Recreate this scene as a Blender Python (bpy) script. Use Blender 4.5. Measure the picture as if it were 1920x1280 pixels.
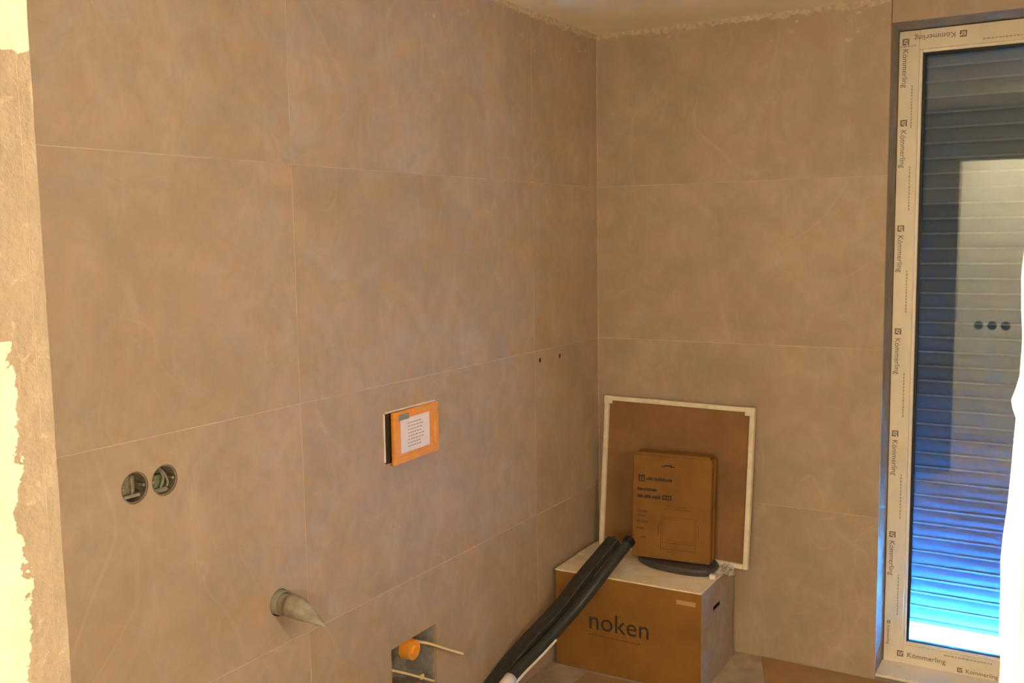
import bpy, bmesh, math, random
from mathutils import Vector, Matrix, noise

# ---------------------------------------------------------------- reset
for o in list(bpy.data.objects):
    bpy.data.objects.remove(o, do_unlink=True)
scene = bpy.context.scene
COL = scene.collection
random.seed(7)

# ---------------------------------------------------------------- camera
YAW, PITCH, ROLL = 0.5365, -0.1080, -0.0153
CAM = Vector((1.7255, -3.5838, 1.6187))
fw = Vector((-math.sin(YAW) * math.cos(PITCH), math.cos(YAW) * math.cos(PITCH), math.sin(PITCH)))
rt = Vector((math.cos(YAW), math.sin(YAW), 0))
up = rt.cross(fw)
r2 = rt * math.cos(ROLL) + up * math.sin(ROLL)
u2 = -rt * math.sin(ROLL) + up * math.cos(ROLL)
cam_data = bpy.data.cameras.new('camera')
cam_data.sensor_width = 36.0
cam_data.lens = 36.0 * 1848.08 / 1920.0
cam_data.clip_start = 0.02
cam = bpy.data.objects.new('camera', cam_data)
COL.objects.link(cam)
M = Matrix((r2, u2, -fw)).transposed().to_4x4()
M.translation = CAM
cam.matrix_world = M
scene.camera = cam

# ---------------------------------------------------------------- world, exposure
world = bpy.data.worlds.new('sky')
scene.world = world
world.use_nodes = True
bg = world.node_tree.nodes['Background']
bg.inputs['Color'].default_value = (0.045, 0.34, 1.0, 1)     # daylight seen by a camera balanced for warm lamps
bg.inputs['Strength'].default_value = 1000.0
vs = scene.view_settings
vs.view_transform = 'Standard'
vs.look = 'None'
vs.gamma = 1.0
vs.use_curve_mapping = False
vs.exposure = 0.5
scene.cycles.sample_clamp_indirect = 0.0
# sampling portal for the sky over the slot under the shutter
pl = bpy.data.lights.new('sky_portal', 'AREA')
pl.shape = 'RECTANGLE'
pl.size, pl.size_y = 0.90, 0.10
pl.cycles.is_portal = True
po = bpy.data.objects.new('sky_portal', pl)
COL.objects.link(po)
po.location = (1.5475, 0.395, 0.084)
po.rotation_euler = (math.radians(-90), 0, 0)
LAMP_COLOUR = (1.0, 0.85, 0.58)
ADDED_CEILING_LAMP = 31.0  # strength of the added hall panel
ADDED_FLOOD_LAMP = 115.0            # added tripod light down the hall, out of view
ADDED_FLOOD_LAMP_NEAR = 74.0       # added tripod light facing the doorway, out of view
ADDED_BATH_LAMP = 42.0  # strength of the added bathroom globe
BATH_COLOUR = (1.0, 0.86, 0.65)

# ---------------------------------------------------------------- materials
def new_mat(name):
    m = bpy.data.materials.new(name)
    m.use_nodes = True
    nt = m.node_tree
    return m, nt, nt.nodes['Principled BSDF']

def N(nt, kind, **kw):
    n = nt.nodes.new(kind)
    for k, v in kw.items():
        setattr(n, k, v)
    return n

def math_node(nt, op, a, b=None, clamp=False):
    n = nt.nodes.new('ShaderNodeMath')
    n.operation = op
    n.use_clamp = clamp
    for i, v in enumerate((a, b)):
        if v is None:
            continue
        if isinstance(v, (int, float)):
            n.inputs[i].default_value = v
        else:
            nt.links.new(v, n.inputs[i])
    return n.outputs[0]

def mix_col(nt, fac, a, b):
    n = nt.nodes.new('ShaderNodeMix')
    n.data_type = 'RGBA'
    for sock, v in ((n.inputs[0], fac), (n.inputs[6], a), (n.inputs[7], b)):
        if isinstance(v, (int, float)):
            sock.default_value = v
        elif isinstance(v, tuple):
            sock.default_value = (*v, 1) if len(v) == 3 else v
        else:
            nt.links.new(v, sock)
    return n.outputs[2]

def noise_fac(nt, vec, scale, detail=4, rough=0.55, dist=0.0, lo=0.35, hi=0.65):
    n = nt.nodes.new('ShaderNodeTexNoise')
    n.inputs['Scale'].default_value = scale
    n.inputs['Detail'].default_value = detail
    n.inputs['Roughness'].default_value = rough
    n.inputs['Distortion'].default_value = dist
    nt.links.new(vec, n.inputs['Vector'])
    r = nt.nodes.new('ShaderNodeMapRange')
    r.inputs[1].default_value = lo
    r.inputs[2].default_value = hi
    nt.links.new(n.outputs[0], r.inputs[0])
    return r.outputs[0]

def position(nt):
    return nt.nodes.new('ShaderNodeNewGeometry').outputs['Position']

def add_bump(nt, bsdf, h, strength, dist=0.002):
    b = nt.nodes.new('ShaderNodeBump')
    b.inputs['Strength'].default_value = strength
    b.inputs['Distance'].default_value = dist
    nt.links.new(h, b.inputs['Height'])
    nt.links.new(b.outputs[0], bsdf.inputs['Normal'])

def simple(name, col, rough=0.6, var=0.12, scale=12.0, bump=0.1, metallic=0.0, spec=0.5):
    m, nt, b = new_mat(name)
    p = position(nt)
    f = noise_fac(nt, p, scale, 5)
    c = mix_col(nt, f, tuple(x * (1 - var) for x in col), tuple(min(1, x * (1 + var)) for x in col))
    nt.links.new(c, b.inputs['Base Color'])
    b.inputs['Roughness'].default_value = rough
    b.inputs['Metallic'].default_value = metallic
    b.inputs['Specular IOR Level'].default_value = spec
    if bump:
        add_bump(nt, b, noise_fac(nt, p, scale * 12, 3), bump)
    return m

def tile_material():
    m, nt, b = new_mat('beige_stone_tile')
    p = position(nt)
    info = nt.nodes.new('ShaderNodeObjectInfo')
    off = nt.nodes.new('ShaderNodeVectorMath'); off.operation = 'SCALE'
    comb = nt.nodes.new('ShaderNodeCombineXYZ')
    for i, k in enumerate((7.3, 13.1, 5.7)):
        nt.links.new(math_node(nt, 'MULTIPLY', info.outputs['Random'], k), comb.inputs[i])
    add = nt.nodes.new('ShaderNodeVectorMath'); add.operation = 'ADD'
    nt.links.new(p, add.inputs[0]); nt.links.new(comb.outputs[0], add.inputs[1])
    v = add.outputs[0]
    cloud = noise_fac(nt, v, 2.2, 6, 0.6, 0.6, 0.3, 0.7)
    c = mix_col(nt, cloud, (0.405, 0.300, 0.205), (0.515, 0.390, 0.278))
    fine = noise_fac(nt, v, 9, 8, 0.68, 1.2, 0.35, 0.68)
    c = mix_col(nt, math_node(nt, 'MULTIPLY', fine, 0.42), c, (0.33, 0.232, 0.145))
    mid = noise_fac(nt, v, 4.2, 6, 0.7, 0.9, 0.45, 0.66)
    c = mix_col(nt, math_node(nt, 'MULTIPLY', mid, 0.40), c, (0.355, 0.265, 0.160))
    tint = noise_fac(nt, v, 5.0, 2, 0.5, 0.0, 0.42, 0.60)
    c = mix_col(nt, math_node(nt, 'MULTIPLY', tint, 0.16), c, (0.54, 0.36, 0.25))
    # pale thin veins: ridges of two distorted noises, broken up by a mask
    for sc, w, amt, dist in ((1.3, 0.0050, 0.17, 0.4), (2.3, 0.0060, 0.17, 0.7)):
        n = nt.nodes.new('ShaderNodeTexNoise')
        n.inputs['Scale'].default_value = sc
        n.inputs['Detail'].default_value = 1.2
        n.inputs['Distortion'].default_value = dist
        nt.links.new(v, n.inputs['Vector'])
        d = math_node(nt, 'ABSOLUTE', math_node(nt, 'SUBTRACT', n.outputs[0], 0.5))
        ln = math_node(nt, 'SUBTRACT', 1.0, math_node(nt, 'DIVIDE', d, w), clamp=True)
        mask = noise_fac(nt, v, sc * 1.4 + 0.6, 2, 0.5, 0.0, 0.50, 0.66)
        c = mix_col(nt, math_node(nt, 'MULTIPLY', math_node(nt, 'MULTIPLY', ln, mask), amt), c, (0.66, 0.52, 0.38))
    # construction dust, smeared
    mp = nt.nodes.new('ShaderNodeMapping')
    mp.inputs['Scale'].default_value = (9, 9, 3.2)
    nt.links.new(v, mp.inputs['Vector'])
    dust = noise_fac(nt, mp.outputs[0], 1.0, 7, 0.72, 0.8, 0.56, 0.80)
    c = mix_col(nt, math_node(nt, 'MULTIPLY', dust, 0.35), c, (0.62, 0.50, 0.38))
    nt.links.new(c, b.inputs['Base Color'])
    rr = nt.nodes.new('ShaderNodeMapRange')
    rr.inputs[3].default_value = 0.46; rr.inputs[4].default_value = 0.62
    nt.links.new(cloud, rr.inputs[0])
    nt.links.new(rr.outputs[0], b.inputs['Roughness'])
    b.inputs['Specular IOR Level'].default_value = 0.35
    add_bump(nt, b, fine, 0.05)
    return m

def cardboard(name, col, dust=0.0, dustcol=(0.5, 0.42, 0.3)):
    m, nt, b = new_mat(name)
    p = position(nt)
    f = noise_fac(nt, p, 7, 6, 0.6)
    c = mix_col(nt, f, tuple(x * 0.86 for x in col), tuple(x * 1.12 for x in col))
    scr = noise_fac(nt, p, 26, 6, 0.7, 1.5, 0.60, 0.74)
    c = mix_col(nt, math_node(nt, 'MULTIPLY', scr, 0.22), c, tuple(min(1, x * 1.7) for x in col))
    if dust:
        d = noise_fac(nt, p, 11, 7, 0.7, 0.5, 0.30, 0.62)
        c = mix_col(nt, math_node(nt, 'MULTIPLY', d, dust), c, dustcol)
    nt.links.new(c, b.inputs['Base Color'])
    b.inputs['Roughness'].default_value = 0.75
    b.inputs['Specular IOR Level'].default_value = 0.25
    add_bump(nt, b, noise_fac(nt, p, 60, 3), 0.15)
    return m

def doorwall_material():
    # tan cement by the inner edge of the reveal, cream paint further out, boundary ragged
    m, nt, b = new_mat('doorway_plaster')
    p = position(nt)
    sep = nt.nodes.new('ShaderNodeSeparateXYZ')
    nt.links.new(p, sep.inputs[0])
    depth = math_node(nt, 'SUBTRACT', -3.05, sep.outputs[1])
    jit = noise_fac(nt, p, 30, 5, 0.6, 0, 0.3, 0.7)
    high = math_node(nt, 'GREATER_THAN', sep.outputs[2], 1.535)
    edge = math_node(nt, 'ADD', math_node(nt, 'ADD', math_node(nt, 'MULTIPLY', jit, 0.022), 0.026), math_node(nt, 'MULTIPLY', high, 0.02))
    outer = math_node(nt, 'GREATER_THAN', depth, edge)
    top = math_node(nt, 'GREATER_THAN', math_node(nt, 'ADD', sep.outputs[2], math_node(nt, 'MULTIPLY', jit, 0.012)), 1.788)
    cream = math_node(nt, 'MAXIMUM', outer, top)
    tan_f = noise_fac(nt, p, 26, 6, 0.65)
    tan = mix_col(nt, tan_f, (0.200, 0.150, 0.102), (0.245, 0.187, 0.132))
    pale = noise_fac(nt, p, 55, 4, 0.6, 0.5, 0.62, 0.70)
    tan = mix_col(nt, math_node(nt, 'MULTIPLY', pale, 0.5), tan, (0.36, 0.28, 0.20))
    crm = mix_col(nt, tan_f, (0.46, 0.40, 0.285), (0.54, 0.475, 0.345))
    nt.links.new(mix_col(nt, cream, tan, crm), b.inputs['Base Color'])
    b.inputs['Roughness'].default_value = 0.9
    b.inputs['Specular IOR Level'].default_value = 0.2
    add_bump(nt, b, noise_fac(nt, p, 120, 4), 0.35)
    return m

def glass_material():
    m = bpy.data.materials.new('window_glass')
    m.use_nodes = True
    nt = m.node_tree
    nt.nodes.clear()
    out = nt.nodes.new('ShaderNodeOutputMaterial')
    tr = nt.nodes.new('ShaderNodeBsdfTransparent')
    tr.inputs[0].default_value = (0.96, 0.98, 0.97, 1)
    gl = nt.nodes.new('ShaderNodeBsdfGlossy')
    gl.inputs['Roughness'].default_value = 0.0
    lw = nt.nodes.new('ShaderNodeLayerWeight')
    lw.inputs[0].default_value = 0.5
    f5 = math_node(nt, 'POWER', lw.outputs['Facing'], 4.0)
    fac = math_node(nt, 'ADD', math_node(nt, 'MULTIPLY', f5, 0.85), 0.045, clamp=True)
    mx = nt.nodes.new('ShaderNodeMixShader')
    nt.links.new(fac, mx.inputs[0])
    nt.links.new(tr.outputs[0], mx.inputs[1])
    nt.links.new(gl.outputs[0], mx.inputs[2])
    nt.links.new(mx.outputs[0], out.inputs[0])
    return m

def film_material():
    m = bpy.data.materials.new('crumpled_clear_film')
    m.use_nodes = True
    nt = m.node_tree
    b = nt.nodes['Principled BSDF']
    b.inputs['Base Color'].default_value = (0.75, 0.72, 0.68, 1)
    b.inputs['Roughness'].default_value = 0.22
    out = nt.nodes['Material Output']
    tr = nt.nodes.new('ShaderNodeBsdfTransparent')
    mx = nt.nodes.new('ShaderNodeMixShader')
    f = noise_fac(nt, position(nt), 60, 3, 0.5, 0, 0.3, 0.7)
    nt.links.new(math_node(nt, 'ADD', math_node(nt, 'MULTIPLY', f, 0.3), 0.15), mx.inputs[0])
    nt.links.new(tr.outputs[0], mx.inputs[1])
    nt.links.new(b.outputs[0], mx.inputs[2])
    nt.links.new(mx.outputs[0], out.inputs[0])
    return m

def emitter(name, col, strength):
    m = bpy.data.materials.new(name)
    m.use_nodes = True
    nt = m.node_tree
    b = nt.nodes['Principled BSDF']
    b.inputs['Base Color'].default_value = (0.8, 0.8, 0.8, 1)
    b.inputs['Emission Color'].default_value = (*col, 1)
    b.inputs['Emission Strength'].default_value = strength
    return m

MT = {}
MT['tile'] = tile_material()
MT['grout'] = simple('pale_grout', (0.55, 0.425, 0.305), 0.9, 0.16, 7)
MT['plaster'] = simple('grey_plaster', (0.31, 0.27, 0.22), 0.9, 0.12, 14, 0.3)
MT['residue'] = simple('plaster_smear', (0.55, 0.43, 0.30), 0.95, 0.18, 60, 0.4)
MT['ceiling'] = simple('ceiling_paint', (0.80, 0.69, 0.53), 0.9, 0.05, 5, 0.15)
MT['doorwall'] = doorwall_material()
MT['cream'] = simple('cream_wall_paint', (0.83, 0.79, 0.70), 0.9, 0.04, 6, 0.2)
MT['floor'] = simple('dusty_screed', (0.40, 0.31, 0.22), 0.9, 0.18, 9, 0.3)
MT['ground'] = simple('dark_terrace_gravel', (0.065, 0.062, 0.06), 0.9, 0.06, 5, 0.2)
MT['frame'] = simple('filmed_white_plastic', (0.82, 0.70, 0.52), 0.38, 0.06, 10, 0.04)
MT['bead'] = simple('white_plastic_bead', (0.84, 0.76, 0.62), 0.35, 0.03, 10, 0.0)
MT['gasket'] = simple('black_rubber_gasket', (0.012, 0.012, 0.012), 0.6, 0.1, 20, 0.0)
MT['glass'] = glass_material()
MT['slat_edge'] = simple('sheen_slat_hook', (0.15, 0.19, 0.27), 0.4, 0.05, 8, 0.0)  # hook colour lightened to hold the sheen along slat joints
MT['slat'] = simple('grey_aluminium_slat', (0.052, 0.095, 0.185), 0.5, 0.06, 8, 0.0)
MT['sill'] = simple('white_outer_sill', (0.80, 0.80, 0.79), 0.5, 0.03, 8, 0.0)
MT['ink'] = simple('brown_black_print', (0.035, 0.022, 0.015), 0.7, 0.1, 30, 0.0)
MT['frame_ink'] = simple('faded_film_print', (0.21, 0.155, 0.10), 0.6, 0.25, 60, 0.0)
MT['pale_ink'] = simple('faint_film_print', (0.46, 0.37, 0.23), 0.6, 0.15, 60, 0.0)
MT['noken_card'] = cardboard('brown_carton_board', (0.265, 0.120, 0.026))
MT['noken_top'] = cardboard('dusty_carton_top', (0.70, 0.54, 0.33), 0.9, (0.88, 0.78, 0.62))
MT['side_card'] = cardboard('window_light_grey_board', (0.34, 0.24, 0.15), 0.7, (0.42, 0.38, 0.34))  # grey overlay stands in for bluish window light on this side
MT['small_card'] = cardboard('small_carton_board', (0.245, 0.113, 0.026))
MT['edge_card'] = cardboard('carton_flap_board', (0.46, 0.28, 0.11))
MT['panel_card'] = cardboard('brown_hardboard', (0.275, 0.143, 0.058))
MT['sheet_card'] = cardboard('floor_sheet_board', (0.36, 0.20, 0.085), 0.25, (0.40, 0.29, 0.18))
MT['tint_ink'] = simple('faint_brown_print', (0.13, 0.045, 0.012), 0.7, 0.1, 30, 0.0)
MT['frame_wood'] = simple('cream_painted_strip', (0.80, 0.70, 0.52), 0.5, 0.08, 30, 0.1)
MT['black'] = simple('charcoal_foam_rubber', (0.030, 0.031, 0.026), 0.55, 0.35, 50, 0.35)
MT['black_gloss'] = simple('charcoal_plastic_tube', (0.028, 0.034, 0.032), 0.32, 0.2, 20, 0.05)
MT['cap'] = simple('glossy_black_cap', (0.008, 0.008, 0.010), 0.18, 0.1, 20, 0.0)
MT['white'] = simple('white_plastic', (0.80, 0.74, 0.66), 0.5, 0.05, 20, 0.0)
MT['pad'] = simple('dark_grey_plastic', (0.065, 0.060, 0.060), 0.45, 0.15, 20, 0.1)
MT['film'] = film_material()
MT['orange'] = simple('orange_plastic', (0.86, 0.33, 0.030), 0.45, 0.06, 25, 0.05)
MT['label'] = simple('white_sticker', (0.84, 0.74, 0.70), 0.6, 0.03, 25, 0.0)
MT['label_ink'] = simple('grey_sticker_print', (0.46, 0.40, 0.30), 0.7, 0.1, 25, 0.0)
MT['dark'] = simple('dark_void_lining', (0.035, 0.024, 0.016), 0.9, 0.1, 25, 0.0)
MT['grey_pvc'] = simple('grey_drain_plastic', (0.27, 0.245, 0.185), 0.5, 0.10, 30, 0.1)
MT['grey_wrap'] = simple('grey_wrapped_plastic', (0.36, 0.32, 0.24), 0.55, 0.2, 40, 0.3)
MT['socket'] = simple('dusty_grey_socket_plastic', (0.20, 0.165, 0.11), 0.7, 0.25, 70, 0.2)
MT['socket_light'] = simple('pale_grey_socket_insert', (0.27, 0.25, 0.185), 0.7, 0.2, 70, 0.2)
MT['socket_green'] = simple('greenish_socket_insert', (0.16, 0.19, 0.11), 0.7, 0.2, 70, 0.2)
MT['recess'] = simple('grey_recess_plastic', (0.30, 0.285, 0.25), 0.7, 0.2, 40, 0.1)
MT['tie'] = simple('cream_cable_tie', (0.80, 0.66, 0.34), 0.5, 0.05, 40, 0.0)
MT['metal'] = simple('painted_metal', (0.10, 0.10, 0.10), 0.5, 0.1, 20, 0.0)

# ---------------------------------------------------------------- mesh helpers
def link(name, mesh, parent=None):
    o = bpy.data.objects.new(name, mesh)
    COL.objects.link(o)
    if parent is not None:
        o.parent = parent
    return o

def from_bm(name, bm, mat, parent=None, smooth=False):
    bmesh.ops.recalc_face_normals(bm, faces=bm.faces[:])
    me = bpy.data.meshes.new(name)
    bm.to_mesh(me)
    bm.free()
    if mat is not None:
        for mm in (mat if isinstance(mat, (list, tuple)) else [mat]):
            me.materials.append(mm)
    if smooth:
        for f in me.polygons:
            f.use_smooth = True
    return link(name, me, parent)

def add_box(bm, lo, hi, bevel=0.0, mtx=None, mi=0):
    x0, y0, z0 = lo
    x1, y1, z1 = hi
    vs_ = [bm.verts.new(c) for c in ((x0, y0, z0), (x1, y0, z0), (x1, y1, z0), (x0, y1, z0), (x0, y0, z1), (x1, y0, z1), (x1, y1, z1), (x0, y1, z1))]
    fs = [bm.faces.new([vs_[i] for i in q]) for q in ((0, 3, 2, 1), (4, 5, 6, 7), (0, 1, 5, 4), (1, 2, 6, 5), (2, 3, 7, 6), (3, 0, 4, 7))]
    for f in fs:
        f.material_index = mi
    if mtx is not None:
        for v in vs_:
            v.co = mtx @ v.co
    if bevel:
        es = list({e for f in fs for e in f.edges})
        bmesh.ops.bevel(bm, geom=es, offset=bevel, segments=1, profile=0.5, affect='EDGES')

def box(name, lo, hi, mat, parent=None, bevel=0.0, mtx=None):
    bm = bmesh.new()
    add_box(bm, lo, hi, bevel, mtx)
    return from_bm(name, bm, mat, parent)

def basis(d):
    d = d.normalized()
    a = Vector((0, 0, 1)) if abs(d.z) < 0.9 else Vector((1, 0, 0))
    u = d.cross(a).normalized()
    return u, d.cross(u).normalized(), d

def add_loft(bm, centres, sections, cap=True):
    """sections: list of 2-D outlines (u,v), one per centre; frame follows the path."""
    rings = []
    n = len(centres)
    for i, c in enumerate(centres):
        d = centres[min(i + 1, n - 1)] - centres[max(i - 1, 0)]
        u, v, _ = basis(d)
        rings.append([bm.verts.new(c + u * a + v * b) for a, b in sections[i]])
    k = len(rings[0])
    for i in range(n - 1):
        for j in range(k):
            bm.faces.new((rings[i][j], rings[i][(j + 1) % k], rings[i + 1][(j + 1) % k], rings[i + 1][j]))
    if cap:
        bm.faces.new(rings[0][::-1])
        bm.faces.new(rings[-1])

def circle(r, n=20, sx=1.0, sy=1.0):
    return [(r * sx * math.cos(2 * math.pi * i / n), r * sy * math.sin(2 * math.pi * i / n)) for i in range(n)]

def rect(a, b, c=0.003):
    return [(-a + c, -b), (a - c, -b), (a, -b + c), (a, b - c), (a - c, b), (-a + c, b), (-a, b - c), (-a, -b + c)]

def smooth_path(pts, sub=6):
    pts = [Vector(p) for p in pts]
    out = []
    for i in range(len(pts) - 1):
        p0 = pts[max(i - 1, 0)]; p1 = pts[i]; p2 = pts[i + 1]; p3 = pts[min(i + 2, len(pts) - 1)]
        for s in range(sub):
            t = s / sub
            out.append(0.5 * ((2 * p1) + (-p0 + p2) * t + (2 * p0 - 5 * p1 + 4 * p2 - p3) * t * t + (-p0 + 3 * p1 - 3 * p2 + p3) * t ** 3))
    out.append(pts[-1])
    return out

def cyl_bm(c0, c1, r0, r1=None, n=24, cap=True):
    bm = bmesh.new()
    add_loft(bm, [Vector(c0), Vector(c1)], [circle(r0, n), circle(r1 if r1 is not None else r0, n)], cap)
    return bm

def ring_bm(c0, c1, ro, ri, n=28):
    """tube wall between two end points"""
    bm = bmesh.new()
    c0, c1 = Vector(c0), Vector(c1)
    u, v, d = basis(c1 - c0)
    loops = []
    for c, r in ((c0, ro), (c1, ro), (c1, ri), (c0, ri)):
        loops.append([bm.verts.new(c + u * a + v * b) for a, b in circle(r, n)])
    for i in range(4):
        A, B = loops[i], loops[(i + 1) % 4]
        for j in range(n):
            bm.faces.new((A[j], A[(j + 1) % n], B[(j + 1) % n], B[j]))
    return bm

def cut(obj, cutters):
    """subtract cutter meshes (bmesh list) from obj, in place"""
    tmp = []
    for bm in cutters:
        bmesh.ops.recalc_face_normals(bm, faces=bm.faces[:])
        me = bpy.data.meshes.new('cut')
        bm.to_mesh(me); bm.free()
        c = link('cut', me)
        md = obj.modifiers.new('cut', 'BOOLEAN')
        md.operation = 'DIFFERENCE'
        md.solver = 'EXACT'
        md.object = c
        tmp.append(c)
    bpy.context.view_layer.update()
    dg = bpy.context.evaluated_depsgraph_get()
    me = bpy.data.meshes.new_from_object(obj.evaluated_get(dg))
    obj.modifiers.clear()
    old = obj.data
    obj.data = me
    bpy.data.meshes.remove(old)
    for c in tmp:
        d = c.data
        bpy.data.objects.remove(c, do_unlink=True)
        bpy.data.meshes.remove(d)

def box_bm(lo, hi):
    bm = bmesh.new(); add_box(bm, lo, hi); return bm

def lettering(name, body, size, mtx, mat, parent, align='LEFT', extrude=0.0004):
    cu = bpy.data.curves.new(name, 'FONT')
    cu.body = body
    cu.size = size
    cu.align_x = align
    cu.extrude = extrude
    cu.resolution_u = 3
    t = bpy.data.objects.new('text_tmp', cu)
    COL.objects.link(t)
    bpy.context.view_layer.update()
    dg = bpy.context.evaluated_depsgraph_get()
    me = bpy.data.meshes.new_from_object(t.evaluated_get(dg))
    bpy.data.objects.remove(t, do_unlink=True)
    bpy.data.curves.remove(cu)
    me.name = name
    me.transform(mtx)
    me.materials.clear()
    me.materials.append(mat)
    return link(name, me, parent)

def frame_mtx(origin, xdir, ydir):
    x = Vector(xdir).normalized(); y = Vector(ydir).normalized(); z = x.cross(y)
    m = Matrix((x, y, z)).transposed().to_4x4()
    m.translation = Vector(origin)
    return m

def thing(name, label, cat, loc=(0, 0, 0), group=None):
    o = bpy.data.objects.new(name, None)
    o.empty_display_size = 0.05
    COL.objects.link(o)
    o.location = loc
    o['label'] = label
    o['category'] = cat
    if group:
        o['group'] = group
    bpy.context.view_layer.update()
    return o

def part_of(o, root):
    """parent a world-space mesh to a located empty"""
    o.parent = root
    o.matrix_parent_inverse = Matrix.Translation(-Vector(root.location))
    return o

def sub(o, part):
    """hang a world-space mesh under a part (a sub-part)"""
    o.parent = part
    o.matrix_parent_inverse = Matrix.Identity(4)
    return o

def tag(o, label, cat=None, group=None, kind=None):
    o['label'] = label
    if cat: o['category'] = cat
    if group: o['group'] = group
    if kind: o['kind'] = kind
    return o

def struct(o, label):
    return tag(o, label, kind='structure')

# ---------------------------------------------------------------- the setting
H = 2.387
DX0, DX1, DTOP = 0.932, 1.706, 2.05            # doorway the camera looks through
DY0, DY1 = -3.05, -3.20                        # bathroom side, hall side
WX0, WX1, WZ0, WZ1 = 1.095, 2.00, 0.012, 2.305  # window opening
HALL_Y, HALL_X0, HALL_X1 = -4.45, -1.4, 4.2
GAP = 0.0026

struct(box('floor', (HALL_X0 - 0.2, HALL_Y - 0.2, -0.12), (HALL_X1 + 0.2, 0.40, 0.0), MT['floor']), 'dusty beige screed floor of the unfinished bathroom')
struct(box('ceiling', (HALL_X0 - 0.2, HALL_Y - 0.2, H), (HALL_X1 + 0.2, 0.40, H + 0.15), MT['ceiling']), 'plain warm beige painted ceiling')

# left wall with its service openings
SOCK = [(-2.2452, 1.1005), (-2.1677, 1.0998)]
SOCK_R = 0.0345
PIPE = (-1.838, 0.713)
OPEN_Y0, OPEN_Y1, OPEN_Z0, OPEN_Z1 = -1.398, -1.170, 0.10, 0.420
HOLES = [(-0.4834, 1.1643), (-0.3305, 1.1625)]

def left_cutters():
    cs = []
    for y, z in SOCK:
        cs.append(cyl_bm((-0.047, y, z), (0.05, y, z), SOCK_R, n=28))
    cs.append(cyl_bm((-0.09, PIPE[0], PIPE[1]), (0.05, PIPE[0], PIPE[1]), 0.0345, n=28))
    cs.append(box_bm((-0.13, OPEN_Y0, OPEN_Z0), (0.05, OPEN_Y1, OPEN_Z1)))
    for y, z in HOLES:
        cs.append(cyl_bm((-0.06, y, z), (0.05, y, z), 0.0095, n=16))
    return cs

wall_left = box('wall_left', (-0.36, DY0, 0), (-0.010, 0.40, H), MT['plaster'])
cut(wall_left, left_cutters())
struct(wall_left, 'long left wall clad in large beige stone tiles')

ROWS = [0.0, 0.6, 1.2, 1.8, H]
COLS = [0.0, -0.5218, -1.7355, -2.9355, DY0]
for i in range(4):
    for j in range(4):
        z0, z1 = ROWS[j] + GAP / 2, ROWS[j + 1] - GAP / 2
        y1, y0 = COLS[i] - GAP / 2, COLS[i + 1] + GAP / 2
        t = box('tile', (-0.010, y0, z0), (0.0, y1, z1), MT['tile'], wall_left, bevel=0.0006)
        hit = []
        for k, (y, z, r) in enumerate([(a, b, 0.036) for a, b in SOCK] + [(PIPE[0], PIPE[1], 0.036)] + [(a, b, 0.01) for a, b in HOLES]):
            if y0 - r < y < y1 + r and z0 - r < z < z1 + r:
                hit.append(k)
        op = y0 < OPEN_Y1 and y1 > OPEN_Y0 and z0 < OPEN_Z1 and z1 > OPEN_Z0
        if hit or op:
            cut(t, [c for k, c in enumerate(left_cutters()) if (k < 3 and k in hit) or (k == 3 and op) or (k > 3 and (k - 1) in hit)])
bm = bmesh.new()
for z in ROWS[1:-1]:
    add_box(bm, (-0.0105, DY0, z - GAP / 2), (-0.0008, 0, z + GAP / 2))
for y in COLS[1:-1]:
    add_box(bm, (-0.0105, y - GAP / 2, 0), (-0.0008, y + GAP / 2, H))
add_box(bm, (-0.010, -0.003, 0), (0.0035, 0.0, H))
from_bm('grout', bm, MT['grout'], wall_left)

# back wall with the tall window
bm = bmesh.new()
add_box(bm, (-0.01, 0.010, 0), (WX0, 0.40, H))
add_box(bm, (WX1, 0.010, 0), (HALL_X1, 0.40, H))
add_box(bm, (WX0, 0.010, WZ1), (WX1, 0.40, H))
add_box(bm, (WX0, 0.010, 0), (WX1, 0.40, WZ0))
wall_back = struct(from_bm('wall_back', bm, MT['plaster']), 'back wall in beige stone tiles beside the tall window')
for j in range(4):
    z0, z1 = ROWS[j] + GAP / 2, ROWS[j + 1] - GAP / 2
    box('tile', (0.0, 0.0, z0), (WX0, 0.010, z1), MT['tile'], wall_back, bevel=0.0006)
    box('tile', (WX1, 0.0, z0), (2.40, 0.010, z1), MT['tile'], wall_back, bevel=0.0006)
box('tile', (WX0 + GAP, 0.0, WZ1), (WX1 - GAP, 0.010, H - GAP), MT['tile'], wall_back, bevel=0.0006)
bm = bmesh.new()
for z in ROWS[1:-1]:
    add_box(bm, (0, 0.0008, z - GAP / 2), (WX0, 0.0105, z + GAP / 2))
    add_box(bm, (WX1, 0.0008, z - GAP / 2), (2.40, 0.0105, z + GAP / 2))
from_bm('grout', bm, MT['grout'], wall_back)

# right wall of the bathroom (beyond the frame)
wall_right = struct(box('wall_right', (2.41, DY0, 0), (2.55, 0.0, H), MT['plaster']), 'right bathroom wall in beige stone tiles')
for j in range(4):
    for a, b in ((-1.2, 0.0), (-2.4, -1.2), (DY0, -2.4)):
        box('tile', (2.40, a + GAP / 2, ROWS[j] + GAP / 2), (2.41, b - GAP / 2, ROWS[j + 1] - GAP / 2), MT['tile'], wall_right, bevel=0.0006)

# door wall between hall and bathroom
bm = bmesh.new()
add_box(bm, (HALL_X0, DY1, 0), (DX0, DY0, H))
add_box(bm, (DX1, DY1, 0), (HALL_X1, DY0, H))
add_box(bm, (DX0, DY1, DTOP), (DX1, DY0, H))
wall_front = struct(from_bm('wall_front', bm, MT['doorwall']), 'roughly plastered wall with the open doorway in front')
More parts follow.
